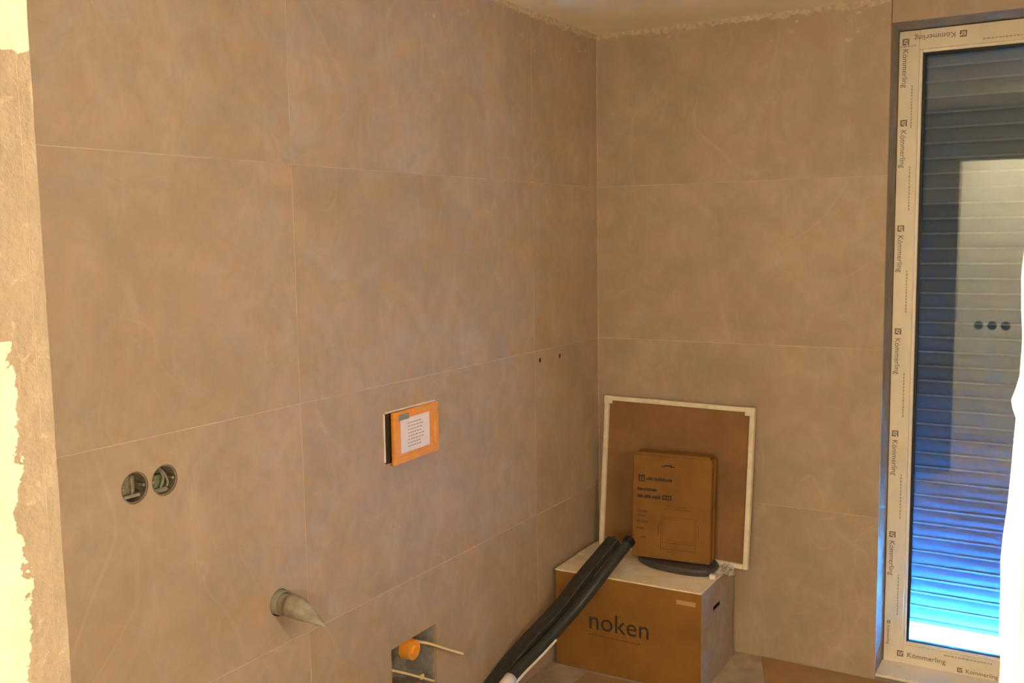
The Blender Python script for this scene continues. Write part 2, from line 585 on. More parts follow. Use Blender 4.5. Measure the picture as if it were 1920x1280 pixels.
# ragged plaster noses on both jambs
def nose(name, prof, x_in, y0, y1, parent):
    bm = bmesh.new()
    a = [(bm.verts.new((x, y0, z)), bm.verts.new((x, y1, z)), bm.verts.new((x_in, y1, z)), bm.verts.new((x_in, y0, z))) for z, x in prof]
    for i in range(len(a) - 1):
        for k in range(4):
            bm.faces.new((a[i][k], a[i][(k + 1) % 4], a[i + 1][(k + 1) % 4], a[i + 1][k]))
    bm.faces.new(a[0][::-1]); bm.faces.new(a[-1])
    return from_bm(name, bm, MT['doorwall'], parent)
prof = []
z = 0.0
while z < DTOP:
    if 1.44 < z < 1.59:
        z = 1.59
        continue
    prof.append((z, 1.7035 + 0.0022 * noise.noise(Vector((0, 3.3, z * 28)))))
    z += 0.012
seen = [(1.450, 1.7010), (1.462, 1.7012), (1.475, 1.7004), (1.492, 1.7002), (1.500, 1.6999), (1.510, 1.7004), (1.520, 1.7014), (1.535, 1.7022), (1.545, 1.7026), (1.552, 1.7030), (1.5555, 1.7018), (1.5585, 1.7013), (1.562, 1.7024), (1.567, 1.7036), (1.58, 1.7040)]
prof = sorted(prof + seen)
nose('plaster_edge', prof, DX1 + 0.001, DY1 - 0.0012, DY1 + 0.03, wall_front)
prof = [(0.01 * i, DX0 + 0.0006 + 0.0008 * noise.noise(Vector((1.7, 0, i * 0.31)))) for i in range(int(DTOP * 100))]
nose('plaster_edge', prof, DX0 - 0.001, DY0 - 0.012, DY0 + 0.0006, wall_front)

# hall behind the camera
struct(box('wall_rear', (HALL_X0, HALL_Y - 0.15, 0), (HALL_X1, HALL_Y, H), MT['cream']), 'cream hall wall behind the doorway, seen mirrored in the window glass')
rear = bpy.data.objects['wall_rear']
cut(rear, [cyl_bm((x, HALL_Y - 0.045, 0.862), (x, HALL_Y + 0.05, 0.862), SOCK_R, n=24) for x in (0.945, 1.040, 1.135)])
struct(box('wall_hall_left', (HALL_X0 - 0.15, HALL_Y, 0), (HALL_X0, DY1, H), MT['cream']), 'cream end wall of the hall, far left')
struct(box('wall_hall_right', (HALL_X1, HALL_Y, 0), (HALL_X1 + 0.15, 0.0, H), MT['cream']), 'cream end wall of the hall, far right')

# plaster smears along the ceiling line
def residue(axis, s0, s1, parent, seed):
    bm = bmesh.new()
    rng = random.Random(seed)
    n = int(abs(s1 - s0) / 0.011)
    prev = None
    for i in range(n + 1):
        s = s0 + (s1 - s0) * i / n
        h = 0.012 + 0.020 * abs(noise.noise(Vector((s * 9, seed, 0)))) + 0.010 * rng.random()
        t = 0.0012 + 0.0022 * rng.random()
        def P(off, z):
            return (off, s, z) if axis == 'y' else (s, -off, z)
        ring = [bm.verts.new(P(-0.001, H)), bm.verts.new(P(t + 0.004, H)), bm.verts.new(P(t, H - h * 0.6)), bm.verts.new(P(-0.001, H - h))]
        if prev:
            for k in range(4):
                bm.faces.new((prev[k], prev[(k + 1) % 4], ring[(k + 1) % 4], ring[k]))
        else:
            bm.faces.new(ring)
        prev = ring
    bm.faces.new(prev[::-1])
    # splashes below the line
    for i in range(16 if axis == 'y' else 10):
        s = s0 + (s1 - s0) * rng.random()
        z = H - 0.03 - 0.13 * rng.random() ** 1.6
        r = 0.003 + 0.006 * rng.random()
        c = bm.verts.new((0.0022, s, z) if axis == 'y' else (s, -0.0022, z))
        vs_ = []
        for k in range(7):
            a = 2 * math.pi * k / 7
            q = r * (0.6 + 0.8 * rng.random())
            vs_.append(bm.verts.new((-0.0005, s + q * math.cos(a) * 1.5, z + q * math.sin(a)) if axis == 'y' else (s + q * math.cos(a) * 1.5, 0.0005, z + q * math.sin(a))))
        for k in range(7):
            bm.faces.new((c, vs_[k], vs_[(k + 1) % 7]))
    return from_bm('plaster_residue', bm, MT['residue'], parent)
residue('y', 0.0, -1.2, wall_left, 3)
residue('x', 0.0, 1.09, wall_back, 11)

# ---------------------------------------------------------------- window, shutter, outside
FY0, FY1 = 0.150, 0.225
FW = 0.066
win = thing('window_1', 'tall white framed window with printed protective film', 'window', (WX0, FY0, WZ0))
del win['category']
win['kind'] = 'structure'
def W(o):
    return part_of(o, win)
fr = bmesh.new()
FX0, FX1, FZ0, FZ1 = WX0 + 0.002, WX1 - 0.002, 0.020, 2.300
BOT = 0.092
add_box(fr, (FX0, FY0, FZ0), (FX0 + FW, FY1, FZ1), 0.002)
add_box(fr, (FX1 - FW, FY0, FZ0), (FX1, FY1, FZ1), 0.002)
add_box(fr, (FX0 + FW, FY0, FZ1 - FW), (FX1 - FW, FY1, FZ1), 0.002)
add_box(fr, (FX0 + FW, FY0, FZ0), (FX1 - FW, FY1, BOT), 0.002)
frame_part = W(from_bm('window_frame', fr, MT['frame']))
GX0, GX1, GZ0, GZ1 = FX0 + FW, FX1 - FW, BOT, FZ1 - FW
bd = bmesh.new()
b_ = 0.010
for lo, hi in (((GX0, FY0 + .006, GZ0), (GX0 + b_, FY0 + .03, GZ1)), ((GX1 - b_, FY0 + .006, GZ0), (GX1, FY0 + .03, GZ1)),
               ((GX0 + b_, FY0 + .006, GZ1 - b_), (GX1 - b_, FY0 + .03, GZ1)), ((GX0 + b_, FY0 + .006, GZ0), (GX1 - b_, FY0 + .03, GZ0 + b_))):
    add_box(bd, lo, hi, 0.002)
W(from_bm('glazing_bead', bd, MT['bead']))
gk = bmesh.new()
g_ = 0.019
for lo, hi in (((GX0 + .002, FY0 + .018, GZ0 + .002), (GX0 + g_, FY0 + .033, GZ1 - .002)), ((GX1 - g_, FY0 + .018, GZ0 + .002), (GX1 - .002, FY0 + .033, GZ1 - .002)),
               ((GX0 + g_, FY0 + .018, GZ1 - g_), (GX1 - g_, FY0 + .033, GZ1 - .002)), ((GX0 + g_, FY0 + .018, GZ0 + .002), (GX1 - g_, FY0 + .033, GZ0 + .014))):
    add_box(gk, lo, hi)
W(from_bm('gasket', gk, MT['gasket']))
W(box('glass_pane', (GX0 + .001, FY0 + .034, GZ0 + .001), (GX1 - .001, FY0 + .038, GZ1 - .001), MT['glass']))
W(box('glass_pane', (GX0 + .001, FY0 + .054, GZ0 + .001), (GX1 - .001, FY0 + .058, GZ1 - .001), MT['glass']))
# printed film: logo + maker's name down the left member, upside down along the top, along the bottom
INK_Y = FY0 - 0.0006
def film_print(origin, xdir, ydir, s=1.0, second=True):
    m = frame_mtx(origin, xdir, ydir)
    def loc(m2): return m @ m2
    bm = bmesh.new()
    q = 0.022 * s
    # square logo ring with a notch, letter K inside
    t = 0.0045 * s
    for lo, hi in (((0, 0, 0), (q, t, .0004)), ((0, q - t, 0), (q, q, .0004)), ((0, t, 0), (t, q - t, .0004)), ((q - t, t, 0), (q, q * .62, .0004))):
        add_box(bm, lo, hi, 0, m)
    sub(from_bm('film_logo', bm, MT['frame_ink']), frame_part)
    sub(lettering('film_logo_letter', 'K', 0.021 * s, loc(Matrix.Translation((0.0065 * s, 0.0048 * s, 0))), MT['frame_ink'], None), frame_part)
    sub(lettering('film_lettering', 'Kömmerling', 0.0265 * s, loc(Matrix.Translation((0.034 * s, 0.002 * s, 0))), MT['frame_ink'], None), frame_part)
    if second:
        bm = bmesh.new()
        x = 0.16 * s
        for i in range(14):
            w = 0.006 + 0.005 * random.random()
            add_box(bm, (x, 0.033 * s, 0), (x + w, 0.0375 * s, .0004), 0, m)
            x += w + 0.003
        sub(from_bm('film_small_print', bm, MT['pale_ink']), frame_part)
for z in (2.262, 1.985, 1.618, 1.251, 0.879, 0.503):
    film_print((FX0 + 0.010, INK_Y, z + 0.012), (0, 0, -1), (1, 0, 0))
film_print((FX0 + 0.010, INK_Y, 0.176), (0, 0, -1), (1, 0, 0), 0.55, False)
film_print((1.312, INK_Y, 2.283), (-1, 0, 0), (0, 0, -1))
film_print((1.675, INK_Y, 2.283), (-1, 0, 0), (0, 0, -1))
film_print((1.145, INK_Y, 0.046), (1, 0, 0), (0, 0, 1))
film_print((1.350, INK_Y, 0.028), (1, 0, 0), (0, 0, 1), 0.8, False)
film_print((1.560, INK_Y, 0.046), (1, 0, 0), (0, 0, 1))

# inner sill board at the foot of the reveal
struct(box('trim_1', (WX0, 0.010, WZ0 - 0.002), (WX1, FY0, WZ0 + 0.010), MT['frame']), 'low white sill strip at the foot of the window')
# roller shutter
SY = 0.335
sh = thing('roller_shutter', 'grey roller shutter lowered almost to the sill outside the window', 'shutter', (WX0, SY, 0.12))
SZ0, PITCH_S = 0.127, 0.0545
nsl = int((WZ1 - SZ0) / PITCH_S) + 1
def slat_bm(L):
    bm = bmesh.new()
    prof = []
    for i in range(9):
        t = i / 8
        prof.append((-0.0042 * math.sin(math.pi * t) ** 0.8, 0.0025 + t * (PITCH_S - 0.005)))
    back_ = [(0.004, PITCH_S - 0.0025), (0.004, 0.0025)]
    out = prof + back_
    A = [bm.verts.new((0, y, z_)) for y, z_ in out]
    B = [bm.verts.new((L, y, z_)) for y, z_ in out]
    k = len(out)
    for i in range(k):
        bm.faces.new((A[i], A[(i + 1) % k], B[(i + 1) % k], B[i]))
    bm.faces.new(A[::-1]); bm.faces.new(B)
    # hook strip between slats, coloured lighter for reflected sheen
    add_box(bm, (0, -0.0045, -0.0032), (L, 0.003, 0.0034), 0, None, 1)
    return bm
s0 = from_bm('slat', slat_bm(WX1 - WX0 - 0.012), [MT['slat'], MT['slat_edge']], None)
for i in range(nsl):
    o = s0 if i == 0 else s0.copy()
    if i:
        COL.objects.link(o)
    o.location = (WX0 + 0.006, SY, SZ0 + i * PITCH_S)
    part_of(o, sh)
part_of(box('bottom_bar', (WX0 + 0.006, SY - 0.006, SZ0 - 0.012), (WX1 - 0.006, SY + 0.006, SZ0 + 0.002), MT['slat'], None, 0.002), sh)
for x0, x1 in ((WX0, WX0 + 0.022), (WX1 - 0.022, WX1)):
    bm = bmesh.new()
    add_box(bm, (x0, SY - 0.026, 0.037), (x1, SY - 0.014, WZ1))
    add_box(bm, (x0, SY + 0.010, 0.037), (x1, SY + 0.022, WZ1))
    part_of(from_bm('guide_rail', bm, MT['slat']), sh)
struct(box('trim_2', (WX0, FY1, 0.0125), (WX1, 0.350, 0.036), MT['sill'], None, 0.002), 'white outer sill under the shutter gap')
struct(box('ground', (-6, 0.40, -0.15), (8, 9, -0.02), MT['ground']), 'strip of terrace outside below the shutter')

# ---------------------------------------------------------------- noken box and what stands on it
NB = Matrix.Translation((0.302, -0.232, 0)) @ Matrix.Rotation(math.radians(0.9), 4, 'Z')
bw, bd_, bh = 0.284, 0.188, 0.366
nb = thing('cardboard_box', 'large brown cardboard box printed noken in the corner on the floor', 'box', (0.302, -0.232, 0))
def NBp(o): return part_of(o, nb)
bm = bmesh.new()
T = 0.006
add_box(bm, (-bw, -bd_, 0), (bw, -bd_ + T, bh), 0.002, NB, 0)
add_box(bm, (-bw, bd_ - T, 0), (bw, bd_, bh), 0.002, NB, 0)
add_box(bm, (-bw, -bd_ + T, 0), (-bw + T, bd_ - T, bh), 0, NB, 0)
add_box(bm, (-bw + T, -bd_ + T, 0), (bw - T, bd_ - T, T), 0, NB, 0)
NBp(from_bm('body', bm, MT['noken_card']))
sd = box('side_panel', (bw - T, -bd_ + T, 0), (bw + 0.0004, bd_ - T, bh), MT['side_card'], None, 0, NB)
c = bmesh.new()
add_box(c, (bw - 0.05, -0.055, 0.255), (bw + 0.05, 0.038, 0.277), 0, NB)
cut(sd, [c])
NBp(sd)
sd['label'] = 'side panel coloured grey for bluish window light, with an oval hand hole'
for k, (y0, y1) in enumerate(((-bd_ - 0.001, -0.0015), (0.0015, bd_ + 0.001))):
    bm = bmesh.new()
    n = 10
    rows = []
    for i in range(n + 1):
        x = -bw - 0.001 + (2 * bw + 0.002) * i / n
        dz = 0.003 * math.sin(i * 0.9 + k)
        edge = y0 if k == 0 else y1
        rows.append([bm.verts.new(NB @ Vector((x, y0, bh + (0 if k == 0 else dz)))), bm.verts.new(NB @ Vector((x, y1, bh + (dz if k == 0 else 0)))),
                     bm.verts.new(NB @ Vector((x, y1, bh + 0.005 + (dz if k == 0 else 0)))), bm.verts.new(NB @ Vector((x, y0, bh + 0.005 + (0 if k == 0 else dz))))])
    for i in range(n):
        for j in range(4):
            bm.faces.new((rows[i][j], rows[i][(j + 1) % 4], rows[i + 1][(j + 1) % 4], rows[i + 1][j]))
    bm.faces.new(rows[0]); bm.faces.new(rows[-1][::-1])
    o = NBp(from_bm('top_flap', bm, MT['noken_top']))
    o['label'] = 'dusty pale top flap'
fy = -bd_ - 0.0006
NBp(lettering('lettering', 'noken', 0.098, NB @ frame_mtx((-0.150, fy, 0.166), (1, 0, 0), (0, 0, 1)), MT['ink'], None))
bm = bmesh.new()
x = -0.145
for i in range(16):
    w_ = 0.006 + 0.007 * random.random()
    add_box(bm, (x, fy - 0.0003, 0.140), (x + w_, fy, 0.1445), 0, NB)
    x += w_ + 0.004
    if x > 0.10:
        break
NBp(from_bm('small_print', bm, MT['tint_ink']))
NBp(box('closing_tape', (bw - 0.09, fy + 0.0003, 0.318), (bw - 0.02, fy, 0.334), MT['edge_card'], None, 0, NB))

# framed board leaning on the back wall
TOPZ = bh + 0.0065
fb = thing('framed_board', 'square brown board in a thin cream frame leaning against the back wall', 'framed board', (0.36, -0.09, TOPZ))
o_ = Vector((0.0435, -0.074, TOPZ + 0.001))
xd = Vector((0.620, -0.022, -0.002)).normalized()
ud = Vector((0.030, 0.056, 0.596))
ud = (ud - xd * ud.dot(xd)).normalized()
FB = frame_mtx(o_, xd, ud)     # local z = towards the viewer
# local z axis = x cross y: should face -y
FWd, FHt, fwid = 0.616, 0.600, 0.018
s_ = -1 if (FB.to_3x3() @ Vector((0, 0, 1))).y > 0 else 1
def FBp(o): return part_of(o, fb)
for lo, hi in (((0, 0, 0), (fwid, FHt, .022)), ((FWd - fwid, 0, 0), (FWd, FHt, .022)), ((fwid, FHt - fwid, 0), (FWd - fwid, FHt, .022)), ((fwid, 0, 0), (FWd - fwid, fwid, .022))):
    FBp(box('frame_strip', (lo[0], lo[1], lo[2] * s_), (hi[0], hi[1], hi[2] * s_), MT['frame_wood'], None, 0.002, FB))
FBp(box('board', (fwid * .6, fwid * .6, 0.003 * s_), (FWd - fwid * .6, FHt - fwid * .6, 0.009 * s_), MT['panel_card'], None, 0, FB))
for cx in (0, FWd - 0.034):
    FBp(box('corner_piece', (cx - 0.001, FHt - 0.030, 0.02 * s_), (cx + 0.035, FHt + 0.001, 0.0245 * s_), MT['frame_wood'], None, 0.001, FB))

# dark plastic tray lying on the box
def slab(name, outline, z0, z1, mat, inset=0.004):
    bm = bmesh.new()
    cx = sum(p[0] for p in outline) / len(outline); cy = sum(p[1] for p in outline) / len(outline)
    def ring(z_, k): return [bm.verts.new((cx + (x - cx) * k, cy + (y - cy) * k, z_)) for x, y in outline]
    R = [ring(z0, 0.96), ring(z0 + (z1 - z0) * .35, 1.0), ring(z0 + (z1 - z0) * .7, 1.0), ring(z1, 0.95)]
    n = len(outline)
    for a, b in zip(R[:-1], R[1:]):
        for i in range(n):
            bm.faces.new((a[i], a[(i + 1) % n], b[(i + 1) % n], b[i]))
    bm.faces.new(R[0][::-1]); bm.faces.new(R[-1])
    return from_bm(name, bm, mat, None, False)
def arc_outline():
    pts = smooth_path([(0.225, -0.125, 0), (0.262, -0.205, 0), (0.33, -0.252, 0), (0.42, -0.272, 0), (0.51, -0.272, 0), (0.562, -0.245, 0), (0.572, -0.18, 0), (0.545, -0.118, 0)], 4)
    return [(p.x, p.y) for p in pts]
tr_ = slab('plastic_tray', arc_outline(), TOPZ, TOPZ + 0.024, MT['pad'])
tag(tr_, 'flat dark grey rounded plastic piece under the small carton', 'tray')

# small printed carton standing on the tray
CZ = TOPZ + 0.0245
sc = thing('small_carton', 'small brown printed carton standing in front of the framed board', 'carton', (0.40, -0.21, CZ))
cxd = Vector((0.300, 0.030, 0)).normalized()
c0 = Vector((0.251, -0.240, CZ))
cud = Vector((-0.012, 0.025, 0.395))
cud = (cud - cxd * cud.dot(cxd)).normalized()
SC = frame_mtx(c0, cxd, cud)         # +z of this frame looks at the room
CW, CH, CD = 0.298, 0.403, 0.078
def SCp(o): return part_of(o, sc)
bm = bmesh.new()
add_box(bm, (0, 0.006, -CD), (CW, CH - 0.010, 0), 0.002, SC)
SCp(from_bm('body', bm, MT['small_card']))
bm = bmesh.new()
add_box(bm, (0.012, CH - 0.011, -CD + 0.004), (CW - 0.008, CH, -0.004), 0.002, SC)
SCp(from_bm('top_flap', bm, MT['small_card']))
bm = bmesh.new()
add_box(bm, (CW - 0.001, 0.02, -CD + 0.010), (CW + 0.004, CH - 0.012, -0.040), 0.001, SC)
SCp(from_bm('side_flap', bm, MT['small_card']))
def pr(name, rects, mat):
    bm = bmesh.new()
    for x0, y0, x1, y1 in rects:
        add_box(bm, (x0, y0, 0.0002), (x1, y1, 0.0008), 0, SC)
    return SCp(from_bm(name, bm, mat))
pr('hanging_slot', [(0.108, CH - 0.050, 0.124, CH - 0.046), (0.120, CH - 0.047, 0.148, CH - 0.041), (0.144, CH - 0.050, 0.160, CH - 0.046)], MT['dark'])
# logo square with a light mark inside
pr('logo', [(0.020, 0.292, 0.026, 0.318), (0.026, 0.292, 0.046, 0.297), (0.041, 0.297, 0.046, 0.318), (0.026, 0.312, 0.041, 0.318), (0.030, 0.300, 0.036, 0.312)], MT['ink'])
def words(y, h, spans, jag=True):
    out = []
    for x0, x1 in spans:
        x_ = x0
        while x_ < x1:
            w_ = min(0.0035 + 0.004 * random.random(), x1 - x_)
            out.append((x_, y, x_ + w_, y + h * (0.72 + 0.28 * random.random() if jag else 1)))
            x_ += w_ + 0.0011
    return out
pr('printed_line', words(0.299, 0.012, [(0.053, 0.077), (0.080, 0.151)]), MT['ink'])
pr('printed_line', words(0.258, 0.012, [(0.018, 0.050), (0.053, 0.092)]), MT['ink'])
pr('printed_line', words(0.231, 0.013, [(0.018, 0.040), (0.044, 0.070), (0.075, 0.108)]), MT['ink'])
badge = pr('dark_badge', [(0.114, 0.230, 0.150, 0.248)], MT['ink'])
bm = bmesh.new()
for x0, x1 in ((0.120, 0.126), (0.131, 0.136), (0.140, 0.145)):
    add_box(bm, (x0, 0.235, 0.0006), (x1, 0.243, 0.0012), 0, SC)
sub(from_bm('badge_marks', bm, MT['small_card']), badge)
for y_, h_, sp in ((0.176, 0.009, [(0.018, 0.058)]), (0.160, 0.008, [(0.018, 0.048)]), (0.136, 0.011, [(0.016, 0.030), (0.034, 0.046), (0.052, 0.060)]), (0.112, 0.008, [(0.016, 0.045)]), (0.080, 0.006, [(0.036, 0.056)])):
    pr('small_print', words(y_, h_, sp), MT['tint_ink'])
L = 0.0016
def outline_rect(x0, y0, x1, y1, l=L):
    return [(x0, y0, x1, y0 + l), (x0, y1 - l, x1, y1), (x0, y0, x0 + l, y1), (x1 - l, y0, x1, y1)]
pr('plate_drawing', outline_rect(0.110, 0.070, 0.245, 0.168) + outline_rect(0.118, 0.080, 0.238, 0.160, 0.001) + [(0.130, 0.206, 0.205, 0.208), (0.126, 0.196, 0.222, 0.198),
   (0.100, 0.098, 0.1025, 0.146), (0.252, 0.098, 0.2545, 0.146), (0.110, 0.046, 0.245, 0.048), (0.110, 0.040, 0.1115, 0.070), (0.2435, 0.040, 0.245, 0.070)], MT['tint_ink'])

# white clip and crumpled film at the right end of the tray
clip = thing('plastic_clip', 'tiny white plastic clip beside the small carton', 'clip', (0.577, -0.262, TOPZ))
part_of(box('clip_body', (0.566, -0.272, TOPZ), (0.588, -0.254, TOPZ + 0.018), MT['white'], None, 0.003), clip)
part_of(box('clip_tab', (0.572, -0.254, TOPZ + 0.002), (0.582, -0.246, TOPZ + 0.012), MT['white'], None, 0.002), clip)
bm = bmesh.new()
rng = random.Random(5)
n = 9
g = [[bm.verts.new((0.565 + 0.085 * i / (n - 1) - 0.03 * j / (n - 1), -0.235 + 0.10 * j / (n - 1), TOPZ + 0.004 + 0.030 * rng.random() * (1 - abs(2 * i / (n - 1) - 1) ** 2) + 0.004 * rng.random())) for j in range(n)] for i in range(n)]
for i in range(n - 1):
    for j in range(n - 1):
        bm.faces.new((g[i][j], g[i + 1][j], g[i + 1][j + 1], g[i][j + 1]))
fl = from_bm('plastic_film', bm, MT['film'])
so = fl.modifiers.new('thickness', 'SOLIDIFY'); so.thickness = 0.0006
tag(fl, 'crumpled clear plastic film on the box by the board corner', 'plastic film')

# two long charcoal profiles lying from the box down to the floor
A_pts = [(0.276, -0.312, 0.487), (0.219, -0.465, 0.370), (0.169, -0.58, 0.277), (0.117, -0.73, 0.191), (0.088, -0.87, 0.138), (0.093, -1.05, 0.075), (0.098, -1.22, 0.026)]
A_pts[1] = (0.222, -0.465, 0.374)
B_pts = [(0.217, -0.325, 0.482), (0.151, -0.472, 0.364), (0.110, -0.575, 0.280), (0.058, -0.73, 0.194), (0.034, -0.88, 0.122), (0.034, -1.03, 0.060), (0.034, -1.15, 0.014)]
ta = thing('charcoal_tube', 'round charcoal plastic tube with glossy cap leaning over the noken box', 'tube', (0.098, -1.22, 0.0), 'charcoal profiles leaning on the box')
pa = smooth_path(A_pts, 5)
bm = bmesh.new(); add_loft(bm, pa, [circle(0.0205, 20)] * len(pa))
part_of(from_bm('tube_body', bm, MT['black_gloss'], None, True), ta)
d0 = (pa[0] - pa[1]).normalized()
bm = bmesh.new(); add_loft(bm, [pa[0] - d0 * 0.020, pa[0] + d0 * 0.002, pa[0] + d0 * 0.006], [circle(0.0225, 20), circle(0.0225, 20), circle(0.018, 20)])
part_of(from_bm('end_cap', bm, MT['cap'], None, False), ta)
tb = thing('charcoal_strip', 'flat charcoal foam strip leaning over the noken box beside the tube', 'strip', (0.034, -1.15, 0.0), 'charcoal profiles leaning on the box')
pb = smooth_path(B_pts, 5)
bm = bmesh.new(); add_loft(bm, pb, [rect(0.029, 0.013)] * len(pb))
part_of(from_bm('strip_body', bm, MT['black']), tb)
bm = bmesh.new()
add_loft(bm, [p + Vector((0, -0.001, 0.0135)) for p in pb[:-2]], [rect(0.004, 0.0016, 0.0005)] * (len(pb) - 2))
part_of(from_bm('raised_rib', bm, MT['black_gloss']), tb)
# white sleeve on the lower end of the tube, its edge running on up the right-hand side
low = [p for p in pa if p.y < -0.862]
bm = bmesh.new(); add_loft(bm, low, [circle(0.0235, 20)] * len(low))
o = part_of(from_bm('end_sleeve', bm, MT['white'], None, True), ta)
o['label'] = 'white plastic end sleeve'
run = [p + Vector((0.0195, -0.004, -0.010)) for p in pa if -1.1 < p.y < -0.66]
bm = bmesh.new(); add_loft(bm, run, [rect(0.003 + 0.004 * i / (len(run) - 1), 0.004, 0.001) for i in range(len(run))])
o = part_of(from_bm('sleeve_edge', bm, MT['white']), ta)
o['label'] = 'thin white edge of the sleeve'

# cardboard sheets protecting the floor
def sheet(name, pts, z0, t, label):
    bm = bmesh.new()
    lo = [bm.verts.new((x, y, z0)) for x, y in pts]
    hi = [bm.verts.new((x, y, z0 + t)) for x, y in pts]
    n = len(pts)
    for i in range(n):
        bm.faces.new((lo[i], lo[(i + 1) % n], hi[(i + 1) % n], hi[i]))
    bm.faces.new(lo[::-1]); bm.faces.new(hi)
    return tag(from_bm(name, bm, MT['sheet_card']), label, 'cardboard sheet', 'cardboard sheets on the floor')
sheet('cardboard_sheet', [(0.686, -0.006), (0.772, -0.25), (0.90, -0.69), (1.70, -0.62), (1.62, -0.006)], 0.0, 0.006, 'brown cardboard sheet on the floor below the window')
sheet('cardboard_sheet', [(0.16, -0.445), (0.62, -0.44), (0.66, -1.3), (0.16, -1.35)], 0.0, 0.005, 'brown cardboard sheet on the floor in front of the noken box')

# ---------------------------------------------------------------- fittings on the left wall
# orange flush-plate protection
op = thing('flush_plate_cover', 'orange flush plate protection cover with white sticker on the left wall', 'cover', (0, -1.27, 1.04))
def OPp(o): return part_of(o, op)
PY0, PY1, PZ0, PZ1 = -1.382, -1.150, 0.966, 1.118
bm = bmesh.new()
add_box(bm, (-0.004, -1.4055, 0.978), (0.003, -1.399, 1.117), 0.0008)
add_box(bm, (-0.004, -1.398, 1.117), (0.003, PY1, 1.122), 0.0008)
OPp(from_bm('white_edge', bm, MT['white']))
OPp(box('dark_gap', (-0.004, -1.398, 0.972), (0.0015, PY1 - 0.003, 1.120), MT['dark']))
bm = bmesh.new()
rim = 0.020
X1, X2 = 0.0012, 0.013
tilt = Matrix.Translation((0, PY1, 0)) @ Matrix.Rotation(math.radians(2.0), 4, 'Z') @ Matrix.Translation((0, -PY1, 0))
add_box(bm, (X1, PY0, PZ0), (X2, PY1, PZ0 + rim), 0.0015, tilt)
add_box(bm, (X1, PY0, PZ1 - rim), (X2, PY1, PZ1), 0.0015, tilt)
add_box(bm, (X1, PY0, PZ0 + rim), (X2, PY0 + rim, PZ1 - rim), 0.0015, tilt)
add_box(bm, (X1, PY1 - rim, PZ0 + rim), (X2, PY1, PZ1 - rim), 0.0015, tilt)
OPp(from_bm('orange_rim', bm, MT['orange']))
bm = bmesh.new()
add_box(bm, (X1, PY0 + rim * .8, PZ0 + rim * .8), (X2 - 0.0025, PY1 - rim * .8, PZ1 - rim * .8), 0, tilt)
OPp(from_bm('orange_plate', bm, MT['orange']))
LY0, LY1, LZ0, LZ1 = -1.347, -1.198, 0.994, 1.094
bm = bmesh.new(); add_box(bm, (X2 - 0.0025, LY0, LZ0), (X2 - 0.0018, LY1, LZ1), 0, tilt)
sticker = OPp(from_bm('sticker', bm, MT['label']))
bm = bmesh.new()
for i in range(8):
    z_ = LZ1 - 0.018 - i * 0.0098
    y_ = LY0 + 0.035
    while y_ < LY1 - 0.035 - 0.015 * random.random():
        w_ = 0.006 + 0.009 * random.random()
        add_box(bm, (X2 - 0.0018, y_, z_), (X2 - 0.0014, y_ + w_, z_ + 0.0036), 0, tilt)
        y_ += w_ + 0.003
sub(from_bm('sticker_lines', bm, MT['label_ink']), sticker)
bm = bmesh.new(); add_box(bm, (X2 - 0.0016, PY0 + 0.024, PZ1 - 0.026), (X2 + 0.0008, PY0 + 0.074, PZ1 - 0.009), 0, tilt)
OPp(from_bm('grey_clip', bm, MT['grey_pvc']))

# two electrical boxes
def socket(y, z, label, kind):
    t = thing('wall_socket_box', label, 'socket box', (-0.047, y, z), 'open socket boxes beside the doorway')
    def S(o): return part_of(o, t)
    S(from_bm('box_shell', ring_bm((-0.0465, y, z), (-0.003, y, z), SOCK_R - 0.0005, SOCK_R - 0.0035), MT['socket']))
    S(from_bm('box_base', cyl_bm((-0.0465, y, z), (-0.043, y, z), SOCK_R - 0.003), MT['socket']))
    if kind == 0:
        ins = S(box('insert', (-0.030, y - 0.022, z - 0.014), (-0.014, y + 0.012, z + 0.024), MT['socket'], None, 0.003))
        sub(box('insert_bridge', (-0.020, y - 0.0045, z - 0.016), (-0.006, y - 0.0005, z + 0.022), MT['socket_light'], None, 0.001), ins)
        sub(box('insert_bridge', (-0.022, y - 0.026, z - 0.022), (-0.007, y + 0.018, z - 0.015), MT['socket_light'], None, 0.001), ins)
    else:
        w1 = smooth_path([(-0.042, y + 0.004, z + 0.028), (-0.018, y + 0.001, z + 0.020), (-0.009, y + 0.003, z + 0.004), (-0.010, y - 0.006, z - 0.018)], 5)
        bm = bmesh.new(); add_loft(bm, w1, [circle(0.0028, 8)] * len(w1)); S(from_bm('wire', bm, MT['socket_light'], None, True))
        w2 = smooth_path([(-0.042, y + 0.004, z + 0.026), (-0.018, y + 0.008, z + 0.018), (-0.008, y + 0.013, z - 0.004), (-0.010, y + 0.012, z - 0.016)], 5)
        bm = bmesh.new(); add_loft(bm, w2, [circle(0.0028, 8)] * len(w2)); S(from_bm('wire', bm, MT['socket_light'], None, True))
        S(box('insert', (-0.034, y - 0.016, z - 0.020), (-0.018, y + 0.016, z + 0.010), MT['socket_green'], None, 0.003))
        S(box('insert_foot', (-0.030, y - 0.024, z - 0.030), (-0.012, y + 0.018, z - 0.019), MT['socket_light'], None, 0.003))
    for dy in (-0.0305, 0.0305):
        S(from_bm('screw', cyl_bm((-0.02, y + dy * 0.86, z), (-0.005, y + dy * 0.86, z), 0.003, n=10), MT['socket_light']))
socket(*SOCK[0], 'open round socket box nearer the doorway, filled with a grey insert', 0)
socket(*SOCK[1], 'open round socket box with loose grey wires, right of its twin', 1)

